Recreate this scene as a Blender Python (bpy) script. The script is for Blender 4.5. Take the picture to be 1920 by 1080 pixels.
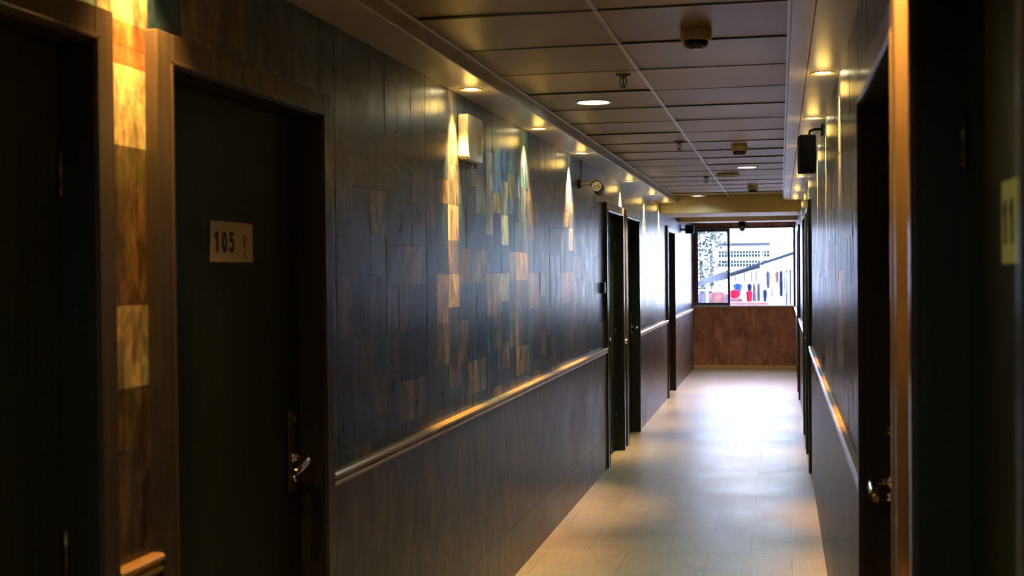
import bpy, bmesh, math, random
from mathutils import Vector, Matrix, Euler
import mathutils.noise as mnoise

for _o in list(bpy.data.objects):
    bpy.data.objects.remove(_o)
SC = bpy.context.scene
COL = SC.collection
PI = math.pi

# ------------------------------------------------------------------ camera
F_PX = 2320.0
CAM_H = 1.55
YAW, PITCH, ROLL = 0.2136, -0.0137, -0.0095
fw = Vector((-math.sin(YAW) * math.cos(PITCH), math.cos(YAW) * math.cos(PITCH), math.sin(PITCH)))
rt = Vector((math.cos(YAW), math.sin(YAW), 0))
up = rt.cross(fw)
rt2 = math.cos(ROLL) * rt + math.sin(ROLL) * up
up2 = -math.sin(ROLL) * rt + math.cos(ROLL) * up
cam_data = bpy.data.cameras.new('camera')
cam_data.sensor_width = 36
cam_data.lens = F_PX / 1920 * 36
cam_data.clip_start = 0.05
cam_data.clip_end = 400
cam_data.dof.use_dof = True
cam_data.dof.focus_distance = 7.5
cam_data.dof.aperture_fstop = 5.0
cam = bpy.data.objects.new('camera', cam_data)
COL.objects.link(cam)
R3 = Matrix((rt2, up2, -fw)).transposed()
cam.matrix_world = Matrix.Translation((0, 0, CAM_H)) @ R3.to_4x4()
SC.camera = cam

# ------------------------------------------------------------------ view, sky, sun
SC.view_settings.view_transform = 'Standard'
SC.view_settings.look = 'None'
SC.view_settings.exposure = 1.1
SC.view_settings.gamma = 1.0
SC.view_settings.use_curve_mapping = False
SC.cycles.use_denoising = True
SC.cycles.max_bounces = 10
SC.cycles.diffuse_bounces = 5
SC.cycles.glossy_bounces = 5
SC.cycles.sample_clamp_indirect = 6.0
SC.cycles.caustics_reflective = False
SC.cycles.caustics_refractive = False

SKY = 9.0
SUN = 16.0
world = bpy.data.worlds.new('sky')
SC.world = world
world.use_nodes = True
bg = world.node_tree.nodes['Background']
bg.inputs[0].default_value = (0.47, 0.59, 1.0, 1)
bg.inputs[1].default_value = SKY
sun_l = bpy.data.lights.new('sun', 'SUN')
sun_l.energy = SUN
sun_l.angle = math.radians(3)
sun_l.color = (0.88, 0.93, 1.0)
sun = bpy.data.objects.new('sun', sun_l)
COL.objects.link(sun)
sun.rotation_euler = Vector((0.35, 0.75, -0.75)).to_track_quat('-Z', 'Y').to_euler()

WARM = (1.0, 0.58, 0.17)
COLD = (0.80, 1.0, 0.88)
P_WARM = 150.0
P_COLD = 8.0


# ------------------------------------------------------------------ tags and small builders
def tag(o, label=None, cat=None, group=None, kind=None):
    if label: o['label'] = label
    if cat: o['category'] = cat
    if group: o['group'] = group
    if kind: o['kind'] = kind
    return o


def empty(name, loc=(0, 0, 0), rz=0.0, label=None, cat=None, group=None, kind=None):
    o = bpy.data.objects.new(name, None)
    o.empty_display_size = 0.1
    COL.objects.link(o)
    o.location = loc
    o.rotation_euler = (0, 0, rz)
    return tag(o, label, cat, group, kind)


class MB:
    """collects shapes in one bmesh"""
    def __init__(s):
        s.bm = bmesh.new()

    def box(s, x0, x1, y0, y1, z0, z1, mat=0):
        v = [s.bm.verts.new(p) for p in ((x0, y0, z0), (x1, y0, z0), (x1, y1, z0), (x0, y1, z0),
                                         (x0, y0, z1), (x1, y0, z1), (x1, y1, z1), (x0, y1, z1))]
        for f in ((3, 2, 1, 0), (4, 5, 6, 7), (0, 1, 5, 4), (1, 2, 6, 5), (2, 3, 7, 6), (3, 0, 4, 7)):
            q = s.bm.faces.new([v[i] for i in f]); q.material_index = mat
        return v

    def quad(s, a, b, c, d, mat=0):
        q = s.bm.faces.new([s.bm.verts.new(p) for p in (a, b, c, d)]); q.material_index = mat
        return q

    def lathe(s, prof, seg=32, axis='z', at=(0, 0, 0), caps=True, mat=0):
        """prof: list of (radius, height)"""
        rings = []
        at = Vector(at)
        for r, h in prof:
            ring = []
            for k in range(seg):
                a = 2 * PI * k / seg
                p = (r * math.cos(a), r * math.sin(a), h)
                if axis == 'y': p = (p[0], h, p[1])
                if axis == 'x': p = (h, p[0], p[1])
                ring.append(s.bm.verts.new(at + Vector(p)))
            rings.append(ring)
        for a, b in zip(rings, rings[1:]):
            for k in range(seg):
                q = s.bm.faces.new((a[k], a[(k + 1) % seg], b[(k + 1) % seg], b[k])); q.material_index = mat; q.smooth = True
        if caps:
            for ring in (rings[0], rings[-1]):
                q = s.bm.faces.new(ring); q.material_index = mat
        return s

    def tube(s, pts, rad, seg=12, mat=0, flat=1.0):
        """round bar along points; rad a number or a list"""
        pts = [Vector(p) for p in pts]
        rad = rad if isinstance(rad, (list, tuple)) else [rad] * len(pts)
        prev = None
        rings = []
        for i, p in enumerate(pts):
            d = (pts[min(i + 1, len(pts) - 1)] - pts[max(i - 1, 0)]).normalized()
            ref = Vector((0, 0, 1)) if abs(d.z) < 0.9 else Vector((0, 1, 0))
            u = d.cross(ref).normalized(); w = u.cross(d)
            rings.append([s.bm.verts.new(p + rad[i] * (math.cos(2 * PI * k / seg) * u * flat + math.sin(2 * PI * k / seg) * w)) for k in range(seg)])
        for a, b in zip(rings, rings[1:]):
            for k in range(seg):
                q = s.bm.faces.new((a[k], a[(k + 1) % seg], b[(k + 1) % seg], b[k])); q.smooth = True; q.material_index = mat
        for ring in (rings[0], rings[-1]):
            q = s.bm.faces.new(ring); q.material_index = mat
        return s

    def prism(s, outline, axis, a, b, mat=0):
        """extrude a 2-D outline along an axis from a to b"""
        def P(u, v, t):
            return {'x': (t, u, v), 'y': (u, t, v), 'z': (u, v, t)}[axis]
        A = [s.bm.verts.new(P(u, v, a)) for u, v in outline]
        B = [s.bm.verts.new(P(u, v, b)) for u, v in outline]
        n = len(A)
        for k in range(n):
            q = s.bm.faces.new((A[k], A[(k + 1) % n], B[(k + 1) % n], B[k])); q.material_index = mat
        for R in (A, B):
            q = s.bm.faces.new(R); q.material_index = mat
        return s

    def build(s, name, mats, parent=None, bevel=0.0, smooth=False, segs=2, origin=None):
        bmesh.ops.recalc_face_normals(s.bm, faces=s.bm.faces)
        if origin is not None:
            bmesh.ops.translate(s.bm, verts=s.bm.verts, vec=-Vector(origin))
        me = bpy.data.meshes.new(name)
        s.bm.to_mesh(me); s.bm.free()
        for m in (mats if isinstance(mats, (list, tuple)) else [mats]):
            me.materials.append(m)
        if smooth:
            for p in me.polygons: p.use_smooth = True
        o = bpy.data.objects.new(name, me)
        COL.objects.link(o)
        if origin is not None: o.location = origin
        if parent is not None: o.parent = parent
        if bevel:
            b = o.modifiers.new('bevel', 'BEVEL'); b.width = bevel; b.segments = segs
            b.limit_method = 'ANGLE'; b.angle_limit = math.radians(40)
        return o


def copy_tree(o, parent=None):
    c = o.copy(); COL.objects.link(c)
    c.parent = parent
    for ch in list(o.children):
        copy_tree(ch, c)
    return c


# ------------------------------------------------------------------ materials
def mat_new(name):
    m = bpy.data.materials.new(name); m.use_nodes = True
    nt = m.node_tree
    return m, nt, nt.nodes['Principled BSDF']


def simple(name, col, rough=0.5, metal=0.0, spec=0.5, coat=0.0, emit=None, estr=0.0, alpha=1.0, noise=0.0, nscale=20):
    m, nt, b = mat_new(name)
    b.inputs['Base Color'].default_value = (*col, 1)
    b.inputs['Roughness'].default_value = rough
    b.inputs['Metallic'].default_value = metal
    b.inputs['Specular IOR Level'].default_value = spec
    b.inputs['Coat Weight'].default_value = coat
    if emit:
        b.inputs['Emission Color'].default_value = (*emit, 1)
        b.inputs['Emission Strength'].default_value = estr
    if noise:
        n = nt.nodes.new('ShaderNodeTexNoise'); n.inputs['Scale'].default_value = nscale; n.inputs['Detail'].default_value = 5
        tc = nt.nodes.new('ShaderNodeTexCoord'); nt.links.new(tc.outputs['Object'], n.inputs['Vector'])
        mx = nt.nodes.new('ShaderNodeMix'); mx.data_type = 'RGBA'; mx.blend_type = 'MULTIPLY'
        cr = nt.nodes.new('ShaderNodeValToRGB')
        cr.color_ramp.elements[0].position = 0.35; cr.color_ramp.elements[1].position = 0.65
        cr.color_ramp.elements[0].color = (1 - noise, 1 - noise, 1 - noise, 1)
        cr.color_ramp.elements[1].color = (1 + noise * .4, 1 + noise * .4, 1 + noise * .4, 1)
        nt.links.new(n.outputs['Fac'], cr.inputs['Fac'])
        mx.inputs['Factor'].default_value = 1
        mx.inputs['A'].default_value = (*col, 1)
        nt.links.new(cr.outputs['Color'], mx.inputs['B'])
        nt.links.new(mx.outputs['Result'], b.inputs['Base Color'])
    return m


def streaky(name, c_dark, c_light, rough=0.35, spec=0.5, sy=26.0, sz=1.4, attr=None, bump=0.25, rvar=0.15, blot=0.5, fine=3.0, contrast=(0.3, 0.7), hue=False):
    """vertical-grain surface: streaks run along z"""
    m, nt, b = mat_new(name)
    N = nt.nodes.new; Lk = nt.links.new
    tc = N('ShaderNodeTexCoord')
    mp = N('ShaderNodeMapping'); mp.inputs['Scale'].default_value = (sy, sy, sz)
    Lk(tc.outputs['Object'], mp.inputs['Vector'])
    n1 = N('ShaderNodeTexNoise'); n1.inputs['Scale'].default_value = 1.0; n1.inputs['Detail'].default_value = 6; n1.inputs['Roughness'].default_value = 0.65
    Lk(mp.outputs['Vector'], n1.inputs['Vector'])
    mp2 = N('ShaderNodeMapping'); mp2.inputs['Scale'].default_value = (fine, fine, fine * 0.6)
    Lk(tc.outputs['Object'], mp2.inputs['Vector'])
    n2 = N('ShaderNodeTexNoise'); n2.inputs['Scale'].default_value = 3.0; n2.inputs['Detail'].default_value = 7; n2.inputs['Roughness'].default_value = 0.7
    Lk(mp2.outputs['Vector'], n2.inputs['Vector'])
    mixf = N('ShaderNodeMix'); mixf.data_type = 'FLOAT'; mixf.inputs['Factor'].default_value = blot
    Lk(n1.outputs['Fac'], mixf.inputs['A']); Lk(n2.outputs['Fac'], mixf.inputs['B'])
    cr = N('ShaderNodeValToRGB')
    cr.color_ramp.elements[0].position = contrast[0]; cr.color_ramp.elements[1].position = contrast[1]
    cr.color_ramp.elements[0].color = (*c_dark, 1); cr.color_ramp.elements[1].color = (*c_light, 1)
    Lk(mixf.outputs['Result'], cr.inputs['Fac'])
    out = cr.outputs['Color']
    if attr:
        at = N('ShaderNodeAttribute'); at.attribute_name = attr
        mx = N('ShaderNodeMix'); mx.data_type = 'RGBA'; mx.blend_type = 'MULTIPLY'; mx.inputs['Factor'].default_value = 1
        Lk(at.outputs['Color'], mx.inputs['A']); Lk(out, mx.inputs['B'])
        out = mx.outputs['Result']
    if hue:
        n3 = N('ShaderNodeTexNoise'); n3.inputs['Scale'].default_value = 7.0; n3.inputs['Detail'].default_value = 4
        Lk(tc.outputs['Object'], n3.inputs['Vector'])
        c3 = N('ShaderNodeValToRGB')
        for e, (p, c) in zip((c3.color_ramp.elements[0], c3.color_ramp.elements[1], c3.color_ramp.elements.new(.5)),
                             ((.34, (.72, .98, 1.0, 1)), (.66, (1.2, .88, .92, 1)), (.5, (1, 1, 1, 1)))):
            e.position = p; e.color = c
        Lk(n3.outputs['Fac'], c3.inputs['Fac'])
        m3 = N('ShaderNodeMix'); m3.data_type = 'RGBA'; m3.blend_type = 'MULTIPLY'; m3.inputs['Factor'].default_value = 1
        Lk(out, m3.inputs['A']); Lk(c3.outputs['Color'], m3.inputs['B']); out = m3.outputs['Result']
        mp4 = N('ShaderNodeMapping'); mp4.inputs['Scale'].default_value = (16, 16, 6); Lk(tc.outputs['Object'], mp4.inputs['Vector'])
        n4 = N('ShaderNodeTexNoise'); n4.inputs['Scale'].default_value = 1.0; n4.inputs['Detail'].default_value = 8; n4.inputs['Roughness'].default_value = .75; n4.inputs['Distortion'].default_value = .6
        Lk(mp4.outputs['Vector'], n4.inputs['Vector'])
        c4 = N('ShaderNodeValToRGB'); c4.color_ramp.elements[0].position = .40; c4.color_ramp.elements[1].position = .62
        c4.color_ramp.elements[0].color = (.45, .45, .47, 1); c4.color_ramp.elements[1].color = (1.75, 1.7, 1.6, 1)
        Lk(n4.outputs['Fac'], c4.inputs['Fac'])
        m5 = N('ShaderNodeMix'); m5.data_type = 'RGBA'; m5.blend_type = 'MULTIPLY'; m5.inputs['Factor'].default_value = 1
        Lk(out, m5.inputs['A']); Lk(c4.outputs['Color'], m5.inputs['B']); out = m5.outputs['Result']
    Lk(out, b.inputs['Base Color'])
    mr = N('ShaderNodeMapRange'); mr.inputs['To Min'].default_value = rough - rvar; mr.inputs['To Max'].default_value = rough + rvar
    mr.inputs['From Min'].default_value = .3; mr.inputs['From Max'].default_value = .7
    Lk(mixf.outputs['Result'], mr.inputs['Value']); Lk(mr.outputs['Result'], b.inputs['Roughness'])
    b.inputs['Specular IOR Level'].default_value = spec
    if bump:
        bp = N('ShaderNodeBump'); bp.inputs['Strength'].default_value = bump; bp.inputs['Distance'].default_value = 0.003
        Lk(mixf.outputs['Result'], bp.inputs['Height']); Lk(bp.outputs['Normal'], b.inputs['Normal'])
    return m


M_TILE = streaky('wall_tile_laminate', (0.42, 0.46, 0.52), (1.55, 1.42, 1.25), rough=0.32, spec=0.42, sy=24, sz=1.6, attr='tone', bump=0.12, blot=0.55, rvar=.09, contrast=(.43, .57), hue=True)
M_WAINSCOT = streaky('lower_wall_panel', (0.020, 0.018, 0.016), (0.135, 0.090, 0.052), rough=0.36, sy=10, sz=1.6, bump=0.25, blot=0.6, rvar=.1, spec=.38, fine=1.6, contrast=(.40,.60), hue=True)
M_DOOR = streaky('dark_door_laminate', (0.006, 0.009, 0.002), (0.020, 0.026, 0.007), rough=0.45, spec=.1, sy=60, sz=0.6, bump=0.15, blot=0.15, rvar=.05)
M_FRAME = streaky('door_frame_wood', (0.040, 0.034, 0.031), (0.078, 0.060, 0.045), rough=0.24, sy=40, sz=1.0, bump=0.1, blot=0.2, rvar=.05)
M_JAMB = streaky('dark_jamb_wood', (0.014, 0.012, 0.008), (0.03, 0.026, 0.016), rough=0.5, spec=.3, sy=40, sz=1.0, bump=0.1, blot=0.2, rvar=.05)
M_RAIL = simple('chair_rail_wood', (0.50, 0.30, 0.10), rough=0.28, noise=.3, nscale=14)
M_SOFFIT = simple('soffit_plaster', (0.50, 0.47, 0.42), rough=0.34, noise=.06, nscale=6)
M_BEAM = simple('beam_plaster', (0.62, 0.50, 0.28), rough=0.45, noise=.06, nscale=5)
M_GRID = simple('ceiling_grid_metal', (0.60, 0.58, 0.54), rough=0.3)
M_GRIDD = simple('dark_ceiling_joint', (0.06, 0.055, 0.05), rough=0.6)
M_ENDW = streaky('brown_veneer', (0.10, 0.034, 0.018), (0.38, 0.165, 0.085), rough=0.6, spec=.25, sy=14, sz=3.0, bump=0.1, blot=0.6, rvar=.05, contrast=(.36, .64))
M_BASE = simple('gold_baseboard', (0.42, 0.26, 0.08), rough=0.45)
M_BACK = simple('wall_backing', (0.05, 0.045, 0.04), rough=0.8)
M_CHROME = simple('chrome', (0.75, 0.78, 0.80), rough=0.16, metal=1.0)
M_ESC = simple('bronze_escutcheon', (0.10, 0.08, 0.045), rough=0.38, metal=0.8)
M_PLATE = simple('ivory_sign', (0.52, 0.47, 0.33), rough=0.5)
M_PLATEY = simple('yellowed_sign', (0.80, 0.78, 0.20), rough=0.5)
M_INK = simple('black_ink', (0.01, 0.01, 0.01), rough=0.6)
M_REDINK = simple('faded_red_ink', (0.30, 0.10, 0.10), rough=0.6)
M_GREENINK = simple('green_ink', (0.20, 0.30, 0.03), rough=0.6)
M_WPLAST = simple('ivory_plastic', (0.78, 0.78, 0.64), rough=0.35)
M_CREAM = simple('cream_plastic', (0.60, 0.55, 0.40), rough=0.45)
M_DPLAST = simple('dark_plastic', (0.03, 0.03, 0.03), rough=0.5)
M_BLACK = simple('black_grille_cloth', (0.003, 0.0035, 0.006), rough=0.9, spec=.05)
M_SPKEDGE = simple('black_speaker_shell', (0.006, 0.007, 0.009), rough=0.6, spec=.15)
M_WHITE = simple('white_metal', (0.75, 0.75, 0.75), rough=0.35)
M_BRASS = simple('aged_brass', (0.12, 0.10, 0.06), rough=0.45, metal=.6)
M_REDLED = simple('red_infrared_lens', (0.22, 0.02, 0.04), rough=0.25)
M_LENS = simple('black_lens', (0.004, 0.004, 0.004), rough=0.08)
M_CABLE = simple('dark_cable', (0.02, 0.02, 0.022), rough=0.6)
M_WINF = simple('dark_brown_aluminium', (0.045, 0.025, 0.02), rough=0.4, noise=.2, nscale=8)
M_LAMPW = simple('warm_lamp_lens', (0.9, 0.85, 0.7), rough=0.4, emit=(1.0, 0.83, 0.45), estr=14)
M_LAMPC = simple('cool_lamp_lens', (0.9, 0.95, 0.9), rough=0.4, emit=(0.86, 1.0, 0.90), estr=10)


def mat_floor():
    m, nt, b = mat_new('beige_floor_tile')
    N = nt.nodes.new; Lk = nt.links.new
    tc = N('ShaderNodeTexCoord')
    mp = N('ShaderNodeMapping'); mp.inputs['Location'].default_value = (0.39 + 0.44 * 3, -8.24 + 0.6 * 20, 0)
    Lk(tc.outputs['Object'], mp.inputs['Vector'])
    br = N('ShaderNodeTexBrick')
    br.offset = 0.5; br.inputs['Scale'].default_value = 1.0
    br.inputs['Mortar Size'].default_value = 0.0022; br.inputs['Mortar Smooth'].default_value = 0.3
    br.inputs['Brick Width'].default_value = 0.44; br.inputs['Row Height'].default_value = 0.585
    br.inputs['Color1'].default_value = (0.33, 0.250, 0.160, 1); br.inputs['Color2'].default_value = (0.40, 0.305, 0.195, 1)
    br.inputs['Mortar'].default_value = (0.17, 0.13, 0.09, 1)
    Lk(mp.outputs['Vector'], br.inputs['Vector'])
    def nz(sx, sy, det=6):
        q = N('ShaderNodeMapping'); q.inputs['Scale'].default_value = (sx, sy, 1)
        Lk(tc.outputs['Object'], q.inputs['Vector'])
        n = N('ShaderNodeTexNoise'); n.inputs['Scale'].default_value = 1; n.inputs['Detail'].default_value = det; n.inputs['Roughness'].default_value = .7
        Lk(q.outputs['Vector'], n.inputs['Vector']); return n
    a = nz(5, 60); c = nz(60, 5); d = nz(3, 2.2)
    m1 = N('ShaderNodeMath'); m1.operation = 'ADD'; Lk(a.outputs['Fac'], m1.inputs[0]); Lk(c.outputs['Fac'], m1.inputs[1])
    m2 = N('ShaderNodeMath'); m2.operation = 'ADD'; Lk(m1.outputs[0], m2.inputs[0]); Lk(d.outputs['Fac'], m2.inputs[1])
    cr = N('ShaderNodeValToRGB')
    cr.color_ramp.elements[0].position = 0.39; cr.color_ramp.elements[1].position = 0.61
    cr.color_ramp.elements[0].color = (0.66, 0.64, 0.61, 1); cr.color_ramp.elements[1].color = (1.22, 1.22, 1.22, 1)
    m3 = N('ShaderNodeMath'); m3.operation = 'DIVIDE'; m3.inputs[1].default_value = 3; Lk(m2.outputs[0], m3.inputs[0])
    Lk(m3.outputs[0], cr.inputs['Fac'])
    mx = N('ShaderNodeMix'); mx.data_type = 'RGBA'; mx.blend_type = 'MULTIPLY'; mx.inputs['Factor'].default_value = 1
    Lk(br.outputs['Color'], mx.inputs['A']); Lk(cr.outputs['Color'], mx.inputs['B'])
    Lk(mx.outputs['Result'], b.inputs['Base Color'])
    mr = N('ShaderNodeMapRange'); mr.inputs['From Min'].default_value = .35; mr.inputs['From Max'].default_value = .65
    mr.inputs['To Min'].default_value = 0.27; mr.inputs['To Max'].default_value = 0.45
    Lk(m3.outputs[0], mr.inputs['Value']); Lk(mr.outputs['Result'], b.inputs['Roughness'])
    b.inputs['Specular IOR Level'].default_value = 0.36
    bp = N('ShaderNodeBump'); bp.inputs['Strength'].default_value = 0.35; bp.inputs['Distance'].default_value = 0.002
    m4 = N('ShaderNodeMath'); m4.operation = 'SUBTRACT'; Lk(m3.outputs[0], m4.inputs[0]); Lk(br.outputs['Fac'], m4.inputs[1])
    Lk(m4.outputs[0], bp.inputs['Height']); Lk(bp.outputs['Normal'], b.inputs['Normal'])
    return m


def mat_ceiling():
    m, nt, b = mat_new('ceiling_tile_panel')
    N = nt.nodes.new; Lk = nt.links.new
    tc = N('ShaderNodeTexCoord')
    n = N('ShaderNodeTexNoise'); n.inputs['Scale'].default_value = 2.2; n.inputs['Detail'].default_value = 2
    Lk(tc.outputs['Object'], n.inputs['Vector'])
    n2 = N('ShaderNodeTexNoise'); n2.inputs['Scale'].default_value = 90; n2.inputs['Detail'].default_value = 3
    Lk(tc.outputs['Object'], n2.inputs['Vector'])
    at = N('ShaderNodeAttribute'); at.attribute_name = 'tone'
    cr = N('ShaderNodeValToRGB')
    cr.color_ramp.elements[0].color = (0.85, 0.85, 0.85, 1); cr.color_ramp.elements[1].color = (1.1, 1.1, 1.1, 1)
    Lk(n2.outputs['Fac'], cr.inputs['Fac'])
    mx = N('ShaderNodeMix'); mx.data_type = 'RGBA'; mx.blend_type = 'MULTIPLY'; mx.inputs['Factor'].default_value = 1
    Lk(at.outputs['Color'], mx.inputs['A']); Lk(cr.outputs['Color'], mx.inputs['B'])
    Lk(mx.outputs['Result'], b.inputs['Base Color'])
    b.inputs['Roughness'].default_value = 0.42
    b.inputs['Specular IOR Level'].default_value = 0.35
    bp = N('ShaderNodeBump'); bp.inputs['Strength'].default_value = 0.35; bp.inputs['Distance'].default_value = 0.02
    Lk(n.outputs['Fac'], bp.inputs['Height']); Lk(bp.outputs['Normal'], b.inputs['Normal'])
    return m


M_FLOOR = mat_floor()
M_CEIL = mat_ceiling()

# glass: thin pane
M_GLASS, _nt, _b = mat_new('window_glass')
_b.inputs['Base Color'].default_value = (0.93, 0.96, 0.95, 1)
_b.inputs['Roughness'].default_value = 0.02
_b.inputs['Transmission Weight'].default_value = 1.0
_b.inputs['IOR'].default_value = 1.02

# ------------------------------------------------------------------ corridor dimensions (metres)
XL, XLW, XLF = -1.345, -1.330, -1.315       # left: tiles, lower panel, door frame face
XR, XRW, XRF = 0.230, 0.222, 0.205          # right
ZS, ZC = 2.313, 2.373                       # soffit, tile ceiling
Y0, Y1 = -3.0, 19.5
FW = 0.070                                  # frame face width
# doors: (outer start, outer end, head of opening)
DL = [(1.215, 2.283, 2.012), (2.462, 3.523, 2.012), (9.580, 10.645, 2.012), (10.815, 11.880, 2.012), (14.92, 15.985, 2.012)]
DR = [(1.075, 2.118, 1.985), (2.345, 3.490, 1.985), (9.580, 10.645, 2.000), (10.815, 11.880, 2.000), (14.92, 15.985, 2.000)]
END = Y1

# ------------------------------------------------------------------ walls
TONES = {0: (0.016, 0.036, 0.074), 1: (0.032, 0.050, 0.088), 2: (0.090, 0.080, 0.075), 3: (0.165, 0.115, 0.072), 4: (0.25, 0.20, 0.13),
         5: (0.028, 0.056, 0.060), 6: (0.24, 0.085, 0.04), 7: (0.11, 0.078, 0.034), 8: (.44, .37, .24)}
U = [0, .15, .33, .5, .64, .81, 1.0]
LV = [[.94, 1.17, 1.34, 1.54, 1.72, 1.93, 2.12, 2.313],
      [.94, .99, 1.06, 1.17, 1.34, 1.54, 1.83, 1.93, 2.12, 2.313],
      [.94, 1.06, 1.20, 1.40, 1.54, 1.68, 1.83, 2.00, 2.313],
      [.94, 1.00, 1.16, 1.34, 1.50, 1.65, 1.84, 1.92, 2.05, 2.313],
      [.94, 1.00, 1.15, 1.33, 1.50, 1.65, 1.81, 1.93, 2.05, 2.20, 2.313],
      [.94, 1.00, 1.15, 1.36, 1.50, 1.65, 1.81, 1.99, 2.16, 2.313]]
# base tones, bottom to top
TN = [[0, 1, 3, 1, 2, 2, 5], [3, 0, 1, 2, 3, 0, 7, 1, 5], [0, 2, 1, 4, 0, 4, 2, 1], [1, 0, 2, 1, 2, 0, 1, 7, 5],
      [0, 3, 0, 2, 3, 0, 1, 2, 0, 1], [1, 2, 0, 1, 3, 1, 2, 0, 5]]


def wall_tiles(side, xw, doors, ymin, ymax, seed):
    sgn = 1 if side == 'left' else -1          # direction the tile faces (+x for the left wall)
    rnd = random.Random(seed)
    mb = MB(); bm = mb.bm
    col = bm.loops.layers.float_color.new('tone')
    holes = [(a + 0.012, b - 0.012, h + FW - 0.012) for a, b, h in doors]

    def tile(y0, y1, z0, z1, tone, jog=True):
        d = rnd.uniform(0.0, 0.0009) if jog else 0.0
        c = TONES[tone]; k = rnd.uniform(.82, 1.2)
        c = (c[0] * k, c[1] * k * rnd.uniform(.96, 1.04), c[2] * k * rnd.uniform(.92, 1.08), 1)
        g = 0.0004
        t1, t2 = rnd.uniform(-.0007, .0007), rnd.uniform(-.0007, .0007)
        ya, yb, za, zb = y0 + g, y1 - g, z0 + g, z1 - g
        xs = xw + sgn * (0.0005 + d)
        f = [bm.verts.new(p) for p in ((xs + t1, ya, za), (xs - t1 * .5, yb, za), (xs + t2, yb, zb), (xs - t2 * .5, ya, zb))]
        r = [bm.verts.new(p) for p in ((xw - sgn * .0008, y0, z0), (xw - sgn * .0008, y1, z0), (xw - sgn * .0008, y1, z1), (xw - sgn * .0008, y0, z1))]
        fs = [bm.faces.new(f)]
        for i in range(4):
            fs.append(bm.faces.new((r[i], r[(i + 1) % 4], f[(i + 1) % 4], f[i])))
        for q in fs:
            for l in q.loops: l[col] = c

    def clipped(y0, y1, z0, z1, tone):
        cuts = sorted({y0, y1} | {e for h in holes for e in h[:2] if y0 < e < y1})
        for a, b in zip(cuts, cuts[1:]):
            if b - a < 0.004: continue
            mid = (a + b) / 2
            zz = z0
            for h in holes:
                if h[0] < mid < h[1]: zz = max(z0, h[2])
            if z1 - zz > 0.004: tile(a, b, zz, z1, tone)

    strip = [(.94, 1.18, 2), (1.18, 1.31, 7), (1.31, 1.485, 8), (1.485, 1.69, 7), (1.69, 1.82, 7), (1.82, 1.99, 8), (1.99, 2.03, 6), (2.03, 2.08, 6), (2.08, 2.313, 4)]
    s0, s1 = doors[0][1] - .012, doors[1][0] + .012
    k0 = math.floor(ymin - 3.63) - 1
    for k in range(k0, int(ymax) + 2):
        base = 3.63 + k * 1.0
        for ci in range(6):
            ya, yb = base + U[ci], base + U[ci + 1]
            if ci == 0: ya += .004
            ya, yb = max(ya, ymin), min(yb, ymax)
            if yb - ya < 0.01: continue
            for (z0, z1), t in zip(zip(LV[ci], LV[ci][1:]), TN[ci]):
                if rnd.random() < 0.22: t = rnd.choice([0, 0, 1, 1, 2, 5, 2])
                if z0 < .95: z0 = 0.88
                segs = [(ya, yb)]
                if ya < s1 and yb > s0:      # the narrow strip between the two near doors has its own tiles
                    segs = [(a, b) for a, b in ((ya, min(yb, s0)), (max(ya, s1), yb)) if b - a > .004]
                for a, b in segs: clipped(a, b, z0, z1, t)
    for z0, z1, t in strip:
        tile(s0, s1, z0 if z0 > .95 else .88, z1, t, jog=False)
    # plain board behind the tiles, closed behind the doors too
    ob = mb.build('wall_' + side, M_TILE)
    bk = MB()
    xo = xw - sgn * 0.14
    bk.box(min(xo, xo - sgn * .1), max(xo, xo - sgn * .1), ymin - .1, ymax + .1, -0.1, 2.7)
    edges = [ymin] + [e for h in doors for e in (h[0] + .02, h[1] - .02)] + [ymax]
    x_in = xw - sgn * 0.004
    lo, hi = min(xo, x_in), max(xo, x_in)
    for a, b in zip(edges[::2], edges[1::2]):
        bk.box(lo, hi, a, b, 0, 2.45)
    for a, b, h in doors:
        bk.box(lo, hi, a + .02, b - .02, h + .05, 2.45)
    bk.build('masonry', M_BACK, ob)
    # lower panel
    wp = MB()
    xp = XLW if side == 'left' else XRW
    e2 = [ymin] + [e for h in doors for e in (h[0] + .004, h[1] - .004)] + [ymax]
    for a, b in zip(e2[::2], e2[1::2]):
        for z0, z1 in ((0.0, .252), (.254, .905)):
            ys = [a] + [q for q in [3.9 + 1.22 * i for i in range(-6, 14)] if a + .1 < q < b - .1] + [b]
            for p, q in zip(ys, ys[1:]):
                wp.box(min(x_in, xp), max(x_in, xp), p + .0006, q - .0006, z0, z1)
    wp.build('lower_panel', M_WAINSCOT, ob)
    return ob


wl = tag(wall_tiles('left', XL, DL, Y0, END, 4), 'left corridor wall of patchwork dark and tan tiles over a dark lower panel', 'wall', kind='structure')
wr = tag(wall_tiles('right', XR, DR, Y0, END, 9), 'right corridor wall of dark patchwork tiles with blue sheen', 'wall', kind='structure')

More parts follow.
